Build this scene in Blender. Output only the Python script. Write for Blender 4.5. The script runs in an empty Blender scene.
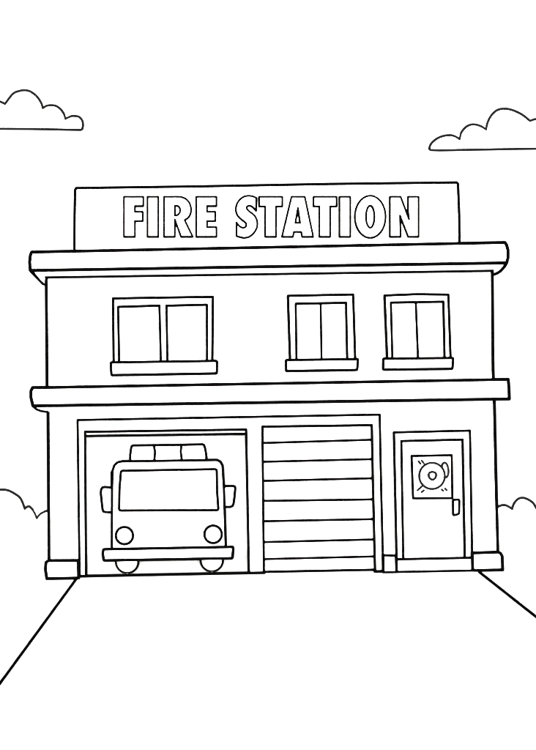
import bpy, bmesh, math
from mathutils import Vector, Matrix

# ------------------------------------------------------------------ scene frame
S = bpy.context.scene
COL = S.collection
F = 1500.0            # focal length in drawing pixels
D0 = 30.0             # camera to front wall, metres
H = 3.98              # camera height
ROLL = math.radians(1.1)
CR, SR = math.cos(ROLL), math.sin(ROLL)
ZG = 0.003            # bottoms rest just on the ground

def P(px, py, y=0.0, snap=True):
    """the point of the plane y metres behind the front wall seen at (px, py)"""
    u, v = px - 268.0, 375.0 - py
    uu, vv = u * CR + v * SR, -u * SR + v * CR
    k = (D0 + y) / F
    z = H + vv * k
    if snap and abs(z) < 0.12:
        z = ZG
    return Vector((uu * k, y, z))

def PL(pts, y=0.0):
    return [P(a, b, y) for a, b in pts]

def G(px, py, z=0.0):
    """point of the ground seen at (px, py)"""
    u, v = px - 268.0, 375.0 - py
    uu, vv = u * CR + v * SR, -u * SR + v * CR
    d = (z - H) * F / vv
    return Vector((uu * d / F, d - D0, z))

def crop(pts, ox, oy, s):
    return [(ox + a / s, oy + b / s) for a, b in pts]

# ------------------------------------------------------------------ materials
def paint(name, lo, hi, scale, rough=0.7):
    m = bpy.data.materials.new(name); m.use_nodes = True
    nt = m.node_tree; b = nt.nodes['Principled BSDF']
    tc = nt.nodes.new('ShaderNodeTexCoord')
    n = nt.nodes.new('ShaderNodeTexNoise'); n.inputs['Scale'].default_value = scale
    n.inputs['Detail'].default_value = 4
    r = nt.nodes.new('ShaderNodeValToRGB')
    r.color_ramp.elements[0].color = (*lo, 1); r.color_ramp.elements[1].color = (*hi, 1)
    nt.links.new(tc.outputs['Object'], n.inputs['Vector'])
    nt.links.new(n.outputs['Fac'], r.inputs['Fac'])
    nt.links.new(r.outputs['Color'], b.inputs['Base Color'])
    b.inputs['Roughness'].default_value = rough
    b.inputs['Specular IOR Level'].default_value = 0.0 if hi[0] < 0.1 else 0.2
    return m

WALL = paint('white_wall_paint', (.85, .85, .85), (.88, .88, .88), 3)
TRIM = paint('white_trim_paint', (.80, .80, .80), (.82, .82, .82), 6)
GLAZE = paint('white_glazing', (.80, .80, .80), (.82, .82, .82), 2, .4)
ENAMEL = paint('white_vehicle_enamel', (.82, .82, .82), (.84, .84, .84), 4, .5)
LEAF = paint('white_leaf_paper', (.79, .79, .79), (.82, .82, .82), 8)
CLOUD = paint('white_cloud', (.82, .82, .82), (.85, .85, .85), .1)
CONC = paint('white_concrete', (.82, .82, .82), (.85, .85, .85), 1)
GRND = paint('white_ground', (.79, .79, .79), (.81, .81, .81), .3)
INK = paint('black_line', (.0002, .0002, .0002), (.0004, .0004, .0004), 20, 1)
GREY = paint('soft_black_line', (.0016, .0016, .0016), (.0020, .0020, .0020), 20, 1)

# ------------------------------------------------------------------ mesh builder
class MB:
    def __init__(self):
        self.v = []; self.f = []; self.m = []
    def add(self, vs, fs, mi=0):
        o = len(self.v); self.v += [Vector(a) for a in vs]
        for f in fs:
            self.f.append([o + i for i in f]); self.m.append(mi)
    def prism(self, front, y1, mi=0):
        """closed solid: front loop (all at one y) pushed back to y1"""
        n = len(front)
        back = [Vector((p.x, y1, p.z)) for p in front]
        self.add(list(front) + back,
                 [list(range(n)), list(range(2 * n - 1, n - 1, -1))] +
                 [[i, i + n, (i + 1) % n + n, (i + 1) % n] for i in range(n)], mi)
    def box(self, a, b, mi=0):
        (x0, y0, z0), (x1, y1, z1) = a, b
        self.prism([Vector((x0, y0, z0)), Vector((x1, y0, z0)), Vector((x1, y0, z1)), Vector((x0, y0, z1))], y1, mi)
    def ball(self, c, r, nu=10, nv=6, mi=1):
        rx, ry, rz = (r, r, r) if isinstance(r, (int, float)) else r
        vs = [(c[0], c[1], c[2] + rz)]
        for j in range(1, nv):
            t = math.pi * j / nv
            for i in range(nu):
                a = 2 * math.pi * i / nu
                vs.append((c[0] + rx * math.sin(t) * math.cos(a), c[1] + ry * math.sin(t) * math.sin(a), c[2] + rz * math.cos(t)))
        vs.append((c[0], c[1], c[2] - rz)); L = len(vs) - 1
        fs = [[0, 1 + i, 1 + (i + 1) % nu] for i in range(nu)]
        for j in range(nv - 2):
            a = 1 + j * nu; b = a + nu
            fs += [[a + i, b + i, b + (i + 1) % nu, a + (i + 1) % nu] for i in range(nu)]
        a = 1 + (nv - 2) * nu
        fs += [[a + i, L, a + (i + 1) % nu] for i in range(nu)]
        self.add(vs, fs, mi)
    def line(self, pts, w, closed=False, mi=1):
        """a bead of paint along the points, w drawing pixels wide at the front wall"""
        r = w * 0.5 * D0 / F
        pts = [Vector(p) for p in pts]
        for p in pts:                      # a bead on the ground lies on it
            if p.z < .02: p.z += r * .8
        n = len(pts); N = 8
        for i in range(n if closed else n - 1):
            a, b = pts[i], pts[(i + 1) % n]
            d = b - a
            if d.length < 1e-5: continue
            q = d.to_track_quat('Z', 'Y')
            ring = [q @ Vector((r * math.cos(2 * math.pi * k / N), r * math.sin(2 * math.pi * k / N), 0)) for k in range(N)]
            self.add([a + o for o in ring] + [b + o for o in ring],
                     [[k, (k + 1) % N, (k + 1) % N + N, k + N] for k in range(N)], mi)
        for p in pts:
            self.ball(p, r * 0.995, 8, 6, mi)
    def build(self, name, mats, parent=None, origin=None):
        org = Vector(origin) if origin is not None else Vector((0, 0, 0))
        off = org.copy()
        q = parent
        while q is not None:
            off += q.location; q = q.parent
        me = bpy.data.meshes.new(name)
        me.from_pydata([v - off for v in self.v], [], self.f)
        for m in mats: me.materials.append(m)
        me.polygons.foreach_set('material_index', self.m)
        bm = bmesh.new(); bm.from_mesh(me)
        bmesh.ops.recalc_face_normals(bm, faces=bm.faces)
        bm.to_mesh(me); bm.free()
        me.update()
        o = bpy.data.objects.new(name, me); COL.objects.link(o)
        o.parent = parent
        o.location = org
        return o

def tag(o, label=None, cat=None, group=None, kind=None):
    for k, v in (('label', label), ('category', cat), ('group', group), ('kind', kind)):
        if v: o[k] = v
    return o

def empty(name, loc, label, cat, group=None):
    o = bpy.data.objects.new(name, None); COL.objects.link(o)
    o.empty_display_size = .3
    o.location = loc
    return tag(o, label, cat, group)

def smooth(pts, n=5, closed=False):
    """Catmull-Rom through the points"""
    m = len(pts); out = []
    rng = m if closed else m - 1
    for i in range(rng):
        g = (lambda j: pts[j % m]) if closed else (lambda j: pts[min(max(j, 0), m - 1)])
        p0, p1, p2, p3 = g(i - 1), g(i), g(i + 1), g(i + 2)
        for k in range(n):
            t = k / n
            out.append(tuple(.5 * (2 * b + (c - a) * t + (2 * a - 5 * b + 4 * c - d) * t * t + (3 * b - a - 3 * c + d) * t ** 3)
                             for a, b, c, d in zip(p0, p1, p2, p3)))
    if not closed: out.append(tuple(pts[-1]))
    return out

def lobes(*arcs, n=5):
    """scalloped line: several smooth arcs meeting in sharp notches"""
    out = []
    for a in arcs:
        s = smooth(a, n)
        out += s if not out else s[1:]
    return out

def circ(cx, cy, r, n=36, ry=None, a0=0, a1=360):
    ry = ry or r
    full = abs(a1 - a0) >= 360
    k = n if full else n + 1
    return [(cx + r * math.cos(math.radians(a0 + (a1 - a0) * i / n)),
             cy + ry * math.sin(math.radians(a0 + (a1 - a0) * i / n))) for i in range(k)]

def rnd(pts, r=1.5, n=3):
    """round the corners of a closed drawing-pixel loop"""
    out = []; m = len(pts)
    for i in range(m):
        p = Vector(pts[i]); a = Vector(pts[i - 1]) - p; b = Vector(pts[(i + 1) % m]) - p
        ra = min(r, a.length * .45, b.length * .45)
        s, e = p + a.normalized() * ra, p + b.normalized() * ra
        for k in range(n + 1):
            t = k / n
            out.append(tuple((1 - t) ** 2 * s + 2 * t * (1 - t) * p + t * t * e))
    return out

# line widths in drawing pixels
THICK, MED, THIN, LET, SOFT = 3.8, 3.2, 3.1, 2.6, 3.0

# ================================================================== SETTING
g = MB()
g.add([(-1500, -300, 0), (1500, -300, 0), (1500, 3000, 0), (-1500, 3000, 0)], [[0, 1, 2, 3]])
tag(g.build('ground', [GRND]), kind='structure')

# apron: fans out from the front of the station towards the viewer
La, Lb = G(77.6, 578.6), G(-20, 712.3)
Ra, Rb = G(479.3, 573.4), G(620, 684.5)
dw = MB()
up = Vector((0, 0, .006))
bl = P(59, 577, 0); br = P(490, 572, 0)
dw.add([La + up, Lb + up, Rb + up, Ra + up, Vector((Ra.x, 4.4, .006)), Vector((La.x, 4.4, .006))], [[0, 1, 2, 3, 4, 5]])
for a, c in ((La, Lb), (Ra, Rb)):
    for i in range(8):
        dw.line([a.lerp(c, i / 8) + up, a.lerp(c, (i + 1) / 8) + up], THICK * (.8 - .04 * i))
tag(dw.build('driveway', [CONC, INK]), kind='structure')

# ================================================================== FIRE STATION
st = empty('fire_station', (0, 0, 0), 'two storey white fire station with roof sign, three upper windows and two garage bays', 'fire station')
YB = 4.5   # depth of the building

# ---- walls
w = MB()
wall_loop = [(46.2, 276.9), (47.1, 385.3), (48, 406.2), (49, 560.2), (49.4, 578.6),
             (84.8, 577.8), (83.6, 430.8), (247.4, 428.4), (250.2, 574.1),
             (262.6, 573.4), (261.2, 425.4), (373.2, 423.9), (376.1, 571.6),
             (498.4, 571.5), (498, 552), (494.3, 400), (493, 370), (492.3, 270.3)]
w.prism(PL(wall_loop, 0), .2)
def side(a, b, c, d, y0, y1): w.prism([P(*a), P(*b), P(*c), P(*d)] if y0 == 0 else [Vector((p.x, y0, p.z)) for p in (P(*a), P(*b), P(*c), P(*d))], y1)
side((46.2, 276.9), (49.4, 578.6), (58.4, 578.4), (55.2, 276.7), .2, YB)
side((483.3, 270.6), (489.4, 571.7), (498.4, 571.5), (492.3, 270.3), .2, YB)
side((250.5, 428.4), (250.9, 574.2), (261.4, 574), (261, 428.4), .2, YB)
w.prism([Vector((p.x, YB, p.z)) for p in (P(46.2, 276.9), P(49.4, 578.6), P(498.4, 571.5), P(492.3, 270.3))], YB + .2)
LW = [(46.2, 277), (47.1, 385.3), (48, 406.2), (49, 560.5)]
RW = [(492.3, 270.3), (493, 370), (494.3, 400), (496, 480), (498, 552)]
w.line(PL(LW), THICK); w.line(PL(RW), THICK)
for loop in (LW, RW):   # rear corners
    w.line([Vector((p.x, YB + .2, p.z)) for p in PL(loop)], MED)
w.build('wall', [WALL, INK], st)

# ---- roof ledge: fascia slab with sloping soffit
rl = MB()
yf = -.45
fas = [(31.6, 252.1), (30.4, 255), (29.6, 262), (30.2, 270.4), (506.7, 262.8), (508.0, 258), (508, 250), (506.6, 245), (505.0, 242.5)]
rl.prism(PL(fas, yf), YB + .5)
rl.line(PL(fas, yf), THICK, True)
A, A2 = P(30.2, 270.4, yf), P(506.7, 262.8, yf)
B, B2 = P(46.2, 276.9, -.03), P(492.3, 270.3, -.03)
Cc, C1 = P(43.2, 283.7, .1), P(46.4, 284.4, .1)
M2, C2 = P(500.5, 271.0, -.1), P(493.8, 274.3, .1)
bk = lambda p: Vector((p.x, YB + .4, p.z))
rl.add([A, A2, B2, B], [[0, 1, 2, 3]])
rl.add([A, B, C1, Cc, bk(A), bk(Cc), bk(C1)], [[0, 1, 2, 3], [0, 3, 5, 4], [3, 2, 6, 5]])
rl.add([A2, M2, C2, B2, bk(A2), bk(M2), bk(C2)], [[0, 1, 2, 3], [0, 4, 5, 1], [1, 5, 6, 2]])
rl.line([B + Vector((0, -.02, 0)), B2 + Vector((0, -.02, 0))], 4.0)
rl.line([A, Cc, C1], THICK)
rl.line([A2, P(504.6, 266.4, -.3), M2, P(497.2, 273.2, 0), C2], THICK)
tag(rl.build('roof_ledge', [TRIM, INK], st))

# ---- ledge between the storeys
sl = MB()
yf = -.35
led = [(32.6, 387.7), (31.0, 391), (30.9, 397), (32.9, 405.8), (509.3, 398.9), (508.9, 388), (508.2, 379.4)]
sl.prism(PL(led, yf), YB + .4)
sl.line(PL(led, yf), THICK, True)
cur = [(33, 406.3), (36.5, 409.3), (41, 411.0), (47.6, 411.9)]
sl.prism(PL([(33, 405), *cur[1:], (47.6, 405)], -.28), YB + .3)
sl.line(PL(cur, -.28), 2.8)
tag(sl.build('storey_ledge', [TRIM, INK], st))

# ---- base blocks
def plinth(pts, y0, y1, lines=True, wd=THICK, extra=None, side=None):
    b = MB(); b.prism(PL(pts, y0), y1)
    b.line(PL(pts, y0), wd, True)
    if extra: b.prism([Vector((p.x, y1, p.z)) for p in PL(extra, y0)], YB + .3)
    if side: b.line(side, wd)
    return b.build('plinth_block', [WALL, INK], st)
plinth([(48.6, 560.6), (46, 562.4), (45.4, 569.4), (46.9, 579.8), (78.6, 578.7), (78.1, 560.5)], -.3, -.065,
       extra=[(48.6, 560.6), (46, 562.4), (45.4, 569.4), (46.9, 579.8), (58, 579.6), (58, 560.5)])
plinth([(383.5, 555.2), (383.6, 573.6), (396.4, 573.2), (395.9, 555.7)], -.3, -.001, wd=MED)
plinth([(472.4, 553), (472.8, 572.2), (502.7, 571.6), (502.2, 556.5), (500.8, 553.4), (498.5, 552.1)], -.3, -.001,
       extra=[(489, 552.4), (489, 572), (502.7, 571.6), (502.2, 556.5), (500.8, 553.4), (498.5, 552.1)])

# ---- door step
ds = MB(); pts = [(396.7, 559.3), (396.9, 573), (472.6, 571.9), (472.2, 557.8)]
ds.prism(PL(pts, -.29), -.001); ds.line(PL(pts, -.29), MED, True)
ds.build('door_step', [CONC, INK], st)

# ---- garage surround (one frame round both bays)
gf = MB(); yf = -.06
out = [(79.6, 578.6), (77.5, 420), (379.7, 414.6), (381.2, 490), (383.3, 573.4)]
in1 = [(86, 577.6), (84.9, 431.8), (246.2, 429.5), (247.6, 500), (249, 574.1)]
in2 = [(263.9, 573.3), (262.4, 426.6), (371.9, 425.1), (373.2, 490), (375.2, 573.2)]
loop = out + in2[::-1] + in1[::-1]
gf.prism(PL(loop, yf), .22)
gf.line(PL(out, yf), MED); gf.line(PL(in1, yf), MED); gf.line(PL(in2, yf), MED)
gf.line(PL([(79.6, 578.6), (86, 577.6)], yf), THICK); gf.line(PL([(249, 574.1), (263.9, 573.3)], yf), THICK)
gf.line(PL([(375.2, 573.2), (383.3, 573.2)], -.2), THICK)
gf.line(PL([(86, 577.6), (249, 574.1)], -.05), THICK)
gf.build('garage_frame', [TRIM, INK], st)

# ---- shutters
rs = MB()
pts = [(84.2, 430.8), (84.2, 436.0), (247, 433.8), (247, 428.6)]
rs.prism(PL(pts, .0), .2)
rs.line(PL([(85, 435.9), (246.4, 433.8)], .0), MED)
tag(rs.build('garage_door', [TRIM, INK], st), 'door of the left garage bay rolled all the way up')
gd = MB()
Ly = [426.6, 443, 461.8, 480.9, 500.9, 521.2, 542.1, 559.1, 573.2]
Ry = [425.1, 439.7, 459.1, 478.2, 499.4, 519.1, 539.4, 556.4, 571.8]
for i in range(8):
    lx = 262.4 + 1.5 * (Ly[i] - 426.6) / 147; rx = 372.1 + 3 * (Ry[i] - 425) / 147
    lx2 = 262.4 + 1.5 * (Ly[i + 1] - 426.6) / 147; rx2 = 372.1 + 3 * (Ry[i + 1] - 425) / 147
    e = 0 if i < 7 else 0
    a, b, c, d = PL([(lx - .6, Ly[i]), (lx2 - .6, Ly[i + 1]), (rx2 + .6, Ry[i + 1]), (rx + .6, Ry[i])], .1)
    gd.prism([a, b, c, d], .16)
    # slat face bellies out a little
    m = [Vector((p.x, .085, q)) for p, q in ((a, a.z * .8 + b.z * .2), (b, a.z * .2 + b.z * .8), (c, d.z * .2 + c.z * .8), (d, d.z * .8 + c.z * .2))]
    gd.add([a, b, c, d] + m, [[4, 5, 6, 7], [0, 4, 7, 3], [1, 2, 6, 5], [0, 1, 5, 4], [2, 3, 7, 6]])
    gd.line([b + Vector((0, -.004, 0)), c + Vector((0, -.004, 0))], MED if i < 7 else THICK)
tag(gd.build('garage_door', [TRIM, INK], st), 'closed roll-up door of eight wide horizontal slats')

# ---- entrance door
df = MB(); yf = -.1
out = [(396.7, 559.3), (394, 432.4), (470, 430.6), (472.2, 557.8)]
inn = [(403.3, 559), (401.3, 441), (462.7, 439.6), (464.9, 557.9)]
df.prism(PL(out + inn[::-1], yf), -.001)
df.line(PL(out, yf), MED); df.line(PL(inn, yf), MED)
door_frame = df.build('door_frame', [TRIM, INK], st)
dl = MB()
leaf = [(403, 559.4), (401, 441), (463, 439.4), (465.3, 558.3)]
dl.prism(PL(leaf, -.06), -.001)
door = dl.build('entrance_door', [TRIM, INK], st)
hd = MB(); pts = rnd([(453.0, 499.9), (453.3, 515.4), (459.1, 514), (459.4, 499.4)], 1.6)
hd.prism(PL(pts, -.12), -.06); hd.line(PL(pts, -.12), THIN, True)
hd.build('handle', [TRIM, INK], door)
bs = MB(); y = -.08
pts = [(411.6, 456.0), (413.2, 498.3), (452.4, 498.1), (451.8, 455.2)]
bs.prism(PL(pts, y), -.06); bs.line(PL(pts, y), THIN, True)
bs.build('notice_board', [GLAZE, INK], door)
be = MB(); y = -.1
ring = circ(432.1, 475.9, 12.8, 40, 13.1)
be.prism(PL(ring, y), -.08)
be.line(PL(ring, y), 2.85, True)
be.line(PL(smooth([(429.2, 473.2), (432.5, 471.9), (435.8, 473.2), (436, 476.6), (434, 479.2), (431.4, 479.4), (428.9, 476.6)], 4, True), y - .01), 2.85, True)
clap = smooth([(442.0, 467.0), (442.7, 463.9), (444.8, 462.6), (447.1, 464.6), (448.5, 469.8), (448.1, 475.0), (446.3, 477.4), (444.8, 476.3)], 4)
be.prism(PL(clap, y), -.08); be.line(PL(clap, y), 2.8)
for a, b in (((418.5, 461.2), (420.5, 463.7)), ((421.7, 460.6), (423.7, 463)), ((421.5, 486.7), (417.5, 490.3)),
             ((423.9, 490.4), (421.7, 492.0)), ((441.8, 489.5), (443.3, 490.9)), ((445.1, 488.6), (446.7, 490.2))):
    be.line(PL([a, b], -.083), 2.7)
tag(be.build('bell_picture', [GLAZE, GREY], door), 'round ringing alarm bell with clapper and small dashes around it')

# ---- windows: frame > panes, mullion, sill
def window(outer, panes, sill, label, post=None, mull=None):
    f = MB(); y = -.08
    if post:      # two openings with a post between
        loop = [outer[0], outer[1], outer[2], outer[3], panes[1][3], panes[1][2], panes[1][1], panes[1][0],
                panes[0][3], panes[0][2], panes[0][1], panes[0][0]]
    else:
        loop = outer + [panes[0][3], panes[0][2], panes[0][1], panes[0][0]]
    f.prism(PL(loop, y), -.001)
    f.line(PL(outer, y), 3.3)
    for p in panes:
        f.line(PL(p, y), 3.1)
    fo = f.build('window', [TRIM, INK], st); tag(fo, label)
    for p in panes:
        if mull:
            halves = [[p[0], p[1], mull[0], mull[1]], [mull[1], mull[0], p[2], p[3]]]
        else:
            halves = [p]
        for q in halves:
            g = MB(); g.prism(PL(q, -.03), -.001)
            g.build('pane', [GLAZE, INK], fo)
    if mull:
        m = MB(); a, b = mull
        m.prism(PL([(a[0] - .4, a[1]), (b[0] - .4, b[1]), (b[0] + .4, b[1]), (a[0] + .4, a[1])], -.06), -.02)
        m.line(PL(mull, -.06), 2.9)
        m.build('mullion', [TRIM, INK], fo)
    s = MB(); s.prism(PL(rnd(sill, .9, 2), -.15), -.001)
    s.line(PL(rnd(sill, .9, 2), -.15), 3.3, True)
    s.build('sill', [TRIM, INK], fo)

# outlines run bottom-left, top-left, top-right, bottom-right
window([(113.6, 362), (113, 298.4), (212.9, 296.8), (212.3, 361)],
       [[(119.1, 361.8), (118, 306.8), (159.4, 305.5), (160.8, 361.3)],
        [(167.4, 361.2), (166.4, 305.6), (206.9, 304.6), (207, 360.7)]],
       [(110.6, 362.4), (111.4, 375.1), (216.8, 373.4), (217, 360.9)],
       'wide upper window with two separate panes', post=True)
window([(290.1, 359.8), (287.9, 295.8), (353.2, 294.5), (355.2, 359)],
       [[(296.5, 359.6), (295.7, 303.6), (346.1, 302.7), (347.3, 359)]],
       [(286, 360), (286.2, 371), (357.2, 369.9), (358.1, 359.1)],
       'narrow upper window in the middle, split by one bar', mull=[(320.7, 303.1), (321.6, 359.2)])
window([(387.2, 358.3), (385.4, 315), (384.6, 295.5), (415.5, 294.2), (448.4, 294.6), (450.6, 358)],
       [[(392.4, 358.3), (390.9, 302.5), (443.5, 301.6), (444.7, 358)]],
       [(383.4, 358.6), (383.2, 369.6), (452.5, 368.8), (453.3, 358)],
       'narrow upper window above the entrance door', mull=[(415.9, 302), (418.1, 358)])

# ---- roof sign with raised letters
ys = .3
zroof = min(P(31, 252.1, -.45).z, P(505, 242.5, -.45).z)
sg = MB()
sp = [(74.4, 245), (74.6, 215), (75.1, 190), (76.2, 188.1), (200, 186.4), (330, 184), (456.8, 182.5), (458, 184), (459.2, 215), (459.4, 238)]
fl = PL(sp, ys)
loop = [Vector((fl[0].x, ys, zroof - .1))] + fl + [Vector((fl[-1].x, ys, zroof - .1))]
sg.prism(loop, ys + .3)
sg.line(loop, MED + .1)
sgn = sg.build('roof_sign', [TRIM, INK], st)
k = 60 / 536.0; s9 = 1 / k
def letter(outer, ox, oy, hole=None):
    m = MB(); o = crop(outer, ox, oy, s9)
    yl = ys - .04
    if hole:
        # bridge the hole into the outline so that the face keeps its opening
        h = crop(hole, ox, oy, s9)
        i0 = min(range(len(o)), key=lambda i: (o[i][0] - h[0][0]) ** 2 + (o[i][1] - h[0][1]) ** 2)
        def area(l): return sum(l[i][0] * l[(i + 1) % len(l)][1] - l[(i + 1) % len(l)][0] * l[i][1] for i in range(len(l)))
        if area(h) * area(o) > 0: h = [h[0]] + h[:0:-1]
        face = o[:i0 + 1] + h + [h[0]] + o[i0:]
        m.prism(PL(face, yl), ys)
        m.line(PL(h, yl), LET, True)
    else:
        m.prism(PL(o, yl), ys)
    m.line(PL(o, yl), LET, True)
    m.build('letter', [TRIM, INK], sgn)
T = 60; Bm = 418
letter([(80, T), (80, Bm), (178, Bm), (178, 277), (247, 277), (247, 195), (178, 195), (178, 143), (252, 143), (252, T)], 115, 190)
letter([(290, T), (290, Bm), (387, Bm), (387, T)], 115, 190)
letter([(36, T), (36, Bm), (132, Bm), (132, 262), (188, Bm), (292, Bm), (220, 268)] +
       smooth([(220, 268), (255, 243), (274, 205), (277, 165), (262, 115), (228, 78), (185, 62), (150, T)], 4)[1:],
       160, 190, hole=[(133, 228)] + smooth([(133, 228), (158, 222), (175, 203), (180, 180), (173, 155), (155, 141), (133, 140)], 4)[1:])
letter([(323, T), (323, Bm), (504, Bm), (504, 332), (420, 332), (420, 277), (494, 277), (494, 195), (420, 195), (420, 143), (504, 143), (504, T)], 160, 190)
letter(smooth([(236, 70), (200, 56), (160, 52), (120, 62), (82, 92), (58, 135), (53, 185), (70, 230), (105, 265), (135, 288), (146, 308), (140, 328), (118, 337), (88, 326), (57, 290)], 4) +
       [(58, 410)] + smooth([(58, 410), (95, 422), (130, 427), (175, 415), (215, 380), (240, 335), (244, 290), (230, 245), (200, 212), (165, 185), (150, 165), (152, 148), (172, 140), (200, 150), (234, 186)], 4)[1:], 230, 190)
letter([(260, T), (260, 146), (314, 146), (314, Bm), (411, Bm), (411, 146), (467, 146), (467, T)], 230, 190)
letter([(148, T), (62, Bm), (160, Bm), (169, 374), (235, 374), (243, Bm), (342, Bm), (266, T)], 275, 190,
       hole=[(205, 160), (182, 294), (225, 294)])
letter([(345, T), (345, 146), (397, 146), (397, Bm), (493, Bm), (493, 146), (550, 146), (550, T)], 275, 190)
letter([(174, T), (174, Bm), (271, Bm), (271, T)], 320, 190)
letter(circ(449, 239, 137, 44, 188), 320, 190, hole=circ(449, 238, 38, 32, 99, 90, 450))
letter([(178, T), (178, Bm), (274, Bm), (268, 228), (342, Bm), (434, Bm), (434, T), (341, T), (341, 200), (349, 262), (274, T)], 370, 190)

# ================================================================== FIRE TRUCK
fx = P(168, 570, .5)
tr = empty('fire_truck', (fx.x, .5, 0), 'white fire truck with roof light bar parked in the open left garage bay', 'fire truck')
YT = .45
body = [(111.8, 552), (112.0, 487), (112.6, 470.3), (114.2, 465.6), (117.2, 462.5), (121.3, 461.4), (217.1, 460.0),
        (220.4, 461.8), (222.5, 465.6), (223.9, 488), (225.8, 549)]
b = MB()
b.prism(PL(body, YT), 2.0)
b.line(PL(body, YT), 3.3)
cab = PL(body, YT)
b.line([Vector((p.x, 2.0, p.z)) for p in cab[:3]], THIN)
# pump body behind the cab, a little lower and narrower
rb = PL([(117, 549), (117, 480), (213, 480), (213, 549)], YT)
b.prism([Vector((p.x, 2.0, p.z)) for p in rb], 4.0)
b.line([Vector((p.x, 4.0, p.z)) for p in rb], THIN, True)
b.line([Vector((rb[0].x, 2.0, rb[0].z)), Vector((rb[0].x, 4.0, rb[0].z))], THIN)
b.line([Vector((rb[1].x, 2.0, rb[1].z)), Vector((rb[1].x, 4.0, rb[1].z))], THIN)
b.line([Vector((cab[0].x, YT, cab[0].z)), Vector((cab[0].x, 2.0, cab[0].z))], THIN)
for y0, y1 in ((2.15, 2.95), (3.1, 3.85)):     # locker outlines on the flank
    x = rb[0].x
    b.line([Vector((x, y0, 1.0)), Vector((x, y1, 1.0)), Vector((x, y1, 1.7)), Vector((x, y0, 1.7))], THIN, True)
bo = b.build('body', [ENAMEL, INK], tr)
# cab side window and door outline on the left flank
sw = MB(); x = min(p.x for p in cab[:3]) - .01
q = [Vector((x, .75, 1.5)), Vector((x, 1.7, 1.5)), Vector((x, 1.7, 2.05)), Vector((x, .75, 2.05))]
sw.add(q + [v + Vector((.03, 0, 0)) for v in q], [[0, 1, 2, 3], [7, 6, 5, 4], [0, 4, 5, 1], [1, 5, 6, 2], [2, 6, 7, 3], [3, 7, 4, 0]])
sw.line(q, THIN, True); sw.build('side_window', [GLAZE, INK], tr)

ws = MB(); pts = rnd([(120.9, 470.8), (119.4, 490), (119.1, 510.5), (218.4, 510.2), (217, 490), (216.7, 469.2)], 1.8)
ws.prism(PL(pts, YT - .03), YT - .001); ws.line(PL(pts, YT - .03), 3.3, True)
ws.build('windshield', [GLAZE, INK], tr)

# light bar: three lenses, standing on the cab roof
def lens(pts, lines, nm='light_bar'):
    m = MB(); fr = PL(pts, .6)
    for p in fr:
        if p.z < P(165, 458.5, .6).z + .02: p.z -= .02
    m.prism(fr, .95)
    for l in lines: m.line(PL(l, .6), THIN + .1)
    return m
lm = lens([(153.8, 445.3), (155, 451.8), (154.3, 461.8), (181.8, 461.2), (180.7, 451.8), (181.4, 444.9)], [[(153.8, 445.3), (181.4, 444.9)]])
lb = lm.build('light_bar', [ENAMEL, INK], tr)
lens([(132.4, 445.6), (131, 449), (130.2, 455), (130.3, 462), (154.3, 461.8), (155, 451.8), (153.8, 445.3)],
     [[(130.3, 461), (130.2, 455), (131, 449), (131.7, 446.2), (133, 445.5), (153.8, 445.3), (155, 451.8), (154.3, 460.8)]]).build('lens', [GLAZE, INK], lb)
lens([(181.4, 444.9), (180.7, 451.8), (181.8, 461.2), (206.4, 461), (205.9, 455), (204.7, 448), (203.2, 444.6)],
     [[(181.8, 460), (180.7, 451.8), (181.4, 444.9), (202.4, 444.4), (204, 445.2), (205.2, 449), (206.1, 454), (206.4, 459.8)]]).build('lens', [GLAZE, INK], lb)

def simple(nm, pts, y0, y1, wd=3.3, closed=True, mat=ENAMEL, cut=None):
    m = MB(); m.prism(PL(pts, y0), y1); m.line(PL(pts, y0), wd, closed)
    return m.build(nm, [mat, INK], tr)
simple('mirror', [(112.4, 487.6), (104.5, 487.0), (102.4, 487.5), (101.1, 489.5), (100.8, 493), (101.6, 501), (102.6, 509.5), (103.3, 511.4), (105, 512), (112.2, 512.4)], .52, .64, closed=False)
simple('mirror', [(223.8, 487.6), (226, 486), (232.8, 485.8), (234.9, 486.6), (235.2, 488.6), (234.4, 497), (233.4, 504), (232.4, 505.9), (230.2, 506.9), (224.8, 506.8)], .52, .64, closed=False)
for cx, cy, r in ((124.4, 535.6), (213.1, 534.3)) and ((124.4, 535.6, 8.6), (213.1, 534.3, 8.7)):
    m = MB(); c = PL(circ(cx, cy, r, 32), YT - .04)
    m.prism(c, YT - .001); m.line(c, 3.3, True)
    m.build('headlight', [GLAZE, INK], tr)
simple('bumper', rnd([(103.2, 549.3), (102.9, 554), (103.8, 560.4), (232.3, 558.2), (233.3, 546.9)], 1.2), .2, .46, wd=3.5)

def wheel(px, y, hidden=False):
    m = MB(); c = P(px, 563, y); r = .222; c.z = r + .02
    m.ball((c.x, y, c.z), (r, r, r), 24, 14, 0)
    n = 32
    m.line([Vector((c.x + r * math.cos(2 * math.pi * i / n), y - .07, c.z + r * math.sin(2 * math.pi * i / n))) for i in range(n)], 3.3, True)
    if hidden: pass
    o = m.build('wheel', [ENAMEL, INK], tr)
    return o
wheel(127.5, .55); wheel(212.0, .55); wheel(139, 3.4); wheel(210, 3.4)

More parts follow.
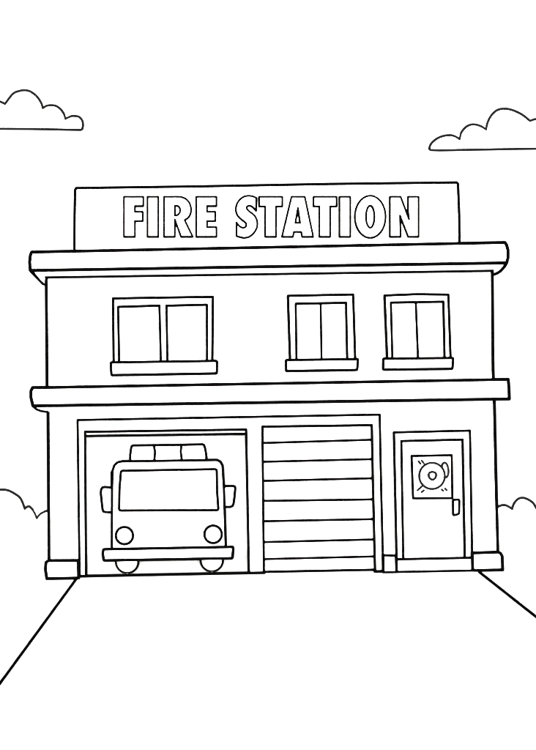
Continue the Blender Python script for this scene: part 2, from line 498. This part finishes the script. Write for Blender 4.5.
# ================================================================== CLOUDS AND BUSHES
def puff(name, outline, y, tf, tb, mats, label, cat, group, lines, wd, base=None):
    loop = [P(a, b_, y, False) for a, b_ in outline]
    if base is not None:
        for p in loop:
            if p.z < .05: p.z = base
    n = len(loop)
    c = Vector((sum(p.x for p in loop) / n, y, sum(p.z for p in loop) / n))
    m = MB(); vs = []; fs = []
    ts = [1, .97, .9, .78, .6, .38, .18]
    def shell(sgn, T):
        o = len(vs)
        for t in ts:
            for p in loop:
                q = c + (p - c) * t; q.y = y + sgn * T * (1 - t * t)
                if base is not None: q.z = max(q.z, base) if t < 1 else q.z
                vs.append(q)
        e = len(vs); vs.append(Vector((c.x, y + sgn * T, c.z)))
        for j in range(len(ts) - 1):
            a = o + j * n; b2 = a + n
            for i in range(n):
                fs.append([a + i, a + (i + 1) % n, b2 + (i + 1) % n, b2 + i])
        a = o + (len(ts) - 1) * n
        for i in range(n): fs.append([a + i, a + (i + 1) % n, e])
    shell(-1, tf); shell(1, tb)
    m.add(vs, fs)
    k = (D0 + y) / D0
    for l in lines:
        m.line([P(a, b_, y, False) for a, b_ in l], wd * k)
    zb = min(p.z for p in loop)
    org = (c.x, y, zb)
    o = m.build(name, mats, None, org)
    for pl in o.data.polygons: pl.use_smooth = pl.material_index == 0
    return tag(o, label, cat, group)

# left cloud (runs on past the edge of the view)
top = lobes([(-32, 122), (-30, 113), (-22, 110), (-14, 113.5)],
            [(-14, 113.5), (-10, 105), (-3, 101), (5, 104)],
            [(5, 104), (13, 93.8), (20, 90.9), (25.5, 90.3), (31, 92), (36.6, 96.4), (40.8, 102.5), (42.8, 108.4)],
            [(42.8, 108.4), (46.5, 106), (51.5, 105.3), (56.5, 106.3), (61, 109.8), (63.8, 114), (65.5, 119)],
            [(65.5, 119), (69.5, 116.8), (74, 116), (79, 117), (82, 120.4), (82.9, 125), (82.2, 129.0)])
bot = [(80.6, 129.9), (56, 129.4), (30, 128.9), (-30, 128.6)]
puff('cloud', top + bot, 270, .08, 5, [CLOUD, GREY], 'scalloped white cloud at the upper left, over the left end of the roof', 'cloud',
     'flat-bottomed clouds in the sky', [top + bot + [top[0]]], SOFT)
top = lobes([(429.2, 148.6), (431.3, 143.6), (436.8, 138.8), (443.5, 136), (450.5, 135.3), (455.5, 136.6), (459.7, 139.3)],
            [(459.7, 139.3), (461.3, 132.8), (465.5, 127.5), (470, 125), (475, 124.6), (481.3, 126.5), (486.1, 129.6)],
            [(486.1, 129.6), (487.8, 122.4), (491.8, 115), (497.3, 110.2), (504, 108.8), (512, 110), (522, 114.6), (530, 121)],
            [(530, 121), (537, 119), (544, 121), (548, 127)],
            [(548, 127), (556, 127), (561, 134), (562, 144)])
bot = [(560, 148.3), (522, 148.8), (440, 150.3), (430.6, 150)]
puff('cloud', top + bot, 270, .08, 5, [CLOUD, GREY], 'scalloped white cloud at the upper right, tapering to a thin tip', 'cloud',
     'flat-bottomed clouds in the sky', [top + bot + [top[0]]], SOFT)

yb = 3.0
top = lobes([(-36, 520), (-34, 506), (-24, 498), (-14, 499)], [(-14, 499), (-6, 491), (6, 490), (15.5, 494.4), (20.8, 499.2), (24.7, 509)],
            [(24.7, 509), (28.4, 506.4), (31.5, 508.6), (34.6, 513), (36.7, 518.2)],
            [(36.7, 518.2), (40.7, 513.6), (47.4, 510.9), (54, 512), (60, 519)])
puff('bush', top + [(61, 540), (62, 566), (10, 566), (-38, 566), (-39, 540)], yb, .01, .8, [LEAF, GREY],
     'low scalloped bush beside the left wall of the station', 'bush', 'bushes beside the station', [top], SOFT, base=.003)
top = lobes([(482, 520), (485, 510), (490, 508), (494, 510)], [(494, 510), (498.3, 506.8), (503.3, 505.1), (507.5, 506.2), (512.3, 509.2)],
            [(512.3, 509.2), (513.8, 504.3), (516.8, 500.2), (520.5, 498.1), (526, 498.6), (533, 503), (537, 510)],
            [(537, 510), (545, 508), (554, 514), (558, 524)])
puff('bush', top + [(559, 540), (559, 566), (520, 566), (482, 566), (481, 540)], yb, .01, .8, [LEAF, GREY],
     'low scalloped bush beside the right wall of the station', 'bush', 'bushes beside the station', [top], SOFT, base=.003)

# ================================================================== CAMERA, LIGHT, SKY
cam = bpy.data.cameras.new('camera'); co = bpy.data.objects.new('camera', cam); COL.objects.link(co)
cam.sensor_fit = 'VERTICAL'; cam.sensor_height = 24; cam.lens = F / 750 * 24
cam.clip_start = .1; cam.clip_end = 6000
co.matrix_world = Matrix.Translation((0, -D0, H)) @ Matrix.Rotation(math.radians(90), 4, 'X') @ Matrix.Rotation(-ROLL, 4, 'Z')
S.camera = co

EL, AZ = math.radians(6), math.radians(4)     # low sun behind the viewer
dirv = Vector((math.sin(AZ) * math.cos(EL), -math.cos(AZ) * math.cos(EL), math.sin(EL)))
sun = bpy.data.lights.new('sun', 'SUN'); sun.energy = 5.0; sun.angle = math.radians(10); sun.color = (1, .98, .95)
so = bpy.data.objects.new('sun', sun); COL.objects.link(so)
so.rotation_euler = dirv.to_track_quat('Z', 'Y').to_euler(); so.location = dirv * 50

wd = bpy.data.worlds.new('World'); S.world = wd; wd.use_nodes = True
nt = wd.node_tree; bg = nt.nodes['Background']
sky = nt.nodes.new('ShaderNodeTexSky'); sky.sky_type = 'NISHITA'; sky.sun_disc = False
sky.sun_elevation = EL; sky.sun_rotation = math.atan2(dirv.x, dirv.y)
sky.air_density = 1.0; sky.dust_density = 1.0; sky.ozone_density = 1.0
hs = nt.nodes.new('ShaderNodeHueSaturation'); hs.inputs['Saturation'].default_value = .0   # thin even cloud: a white sky
nt.links.new(sky.outputs['Color'], hs.inputs['Color']); nt.links.new(hs.outputs['Color'], bg.inputs['Color'])
bg.inputs['Strength'].default_value = .15
S.view_settings.view_transform = 'Standard'; S.view_settings.look = 'None'
S.view_settings.exposure = 2.7; S.view_settings.gamma = 1; S.view_settings.use_curve_mapping = False
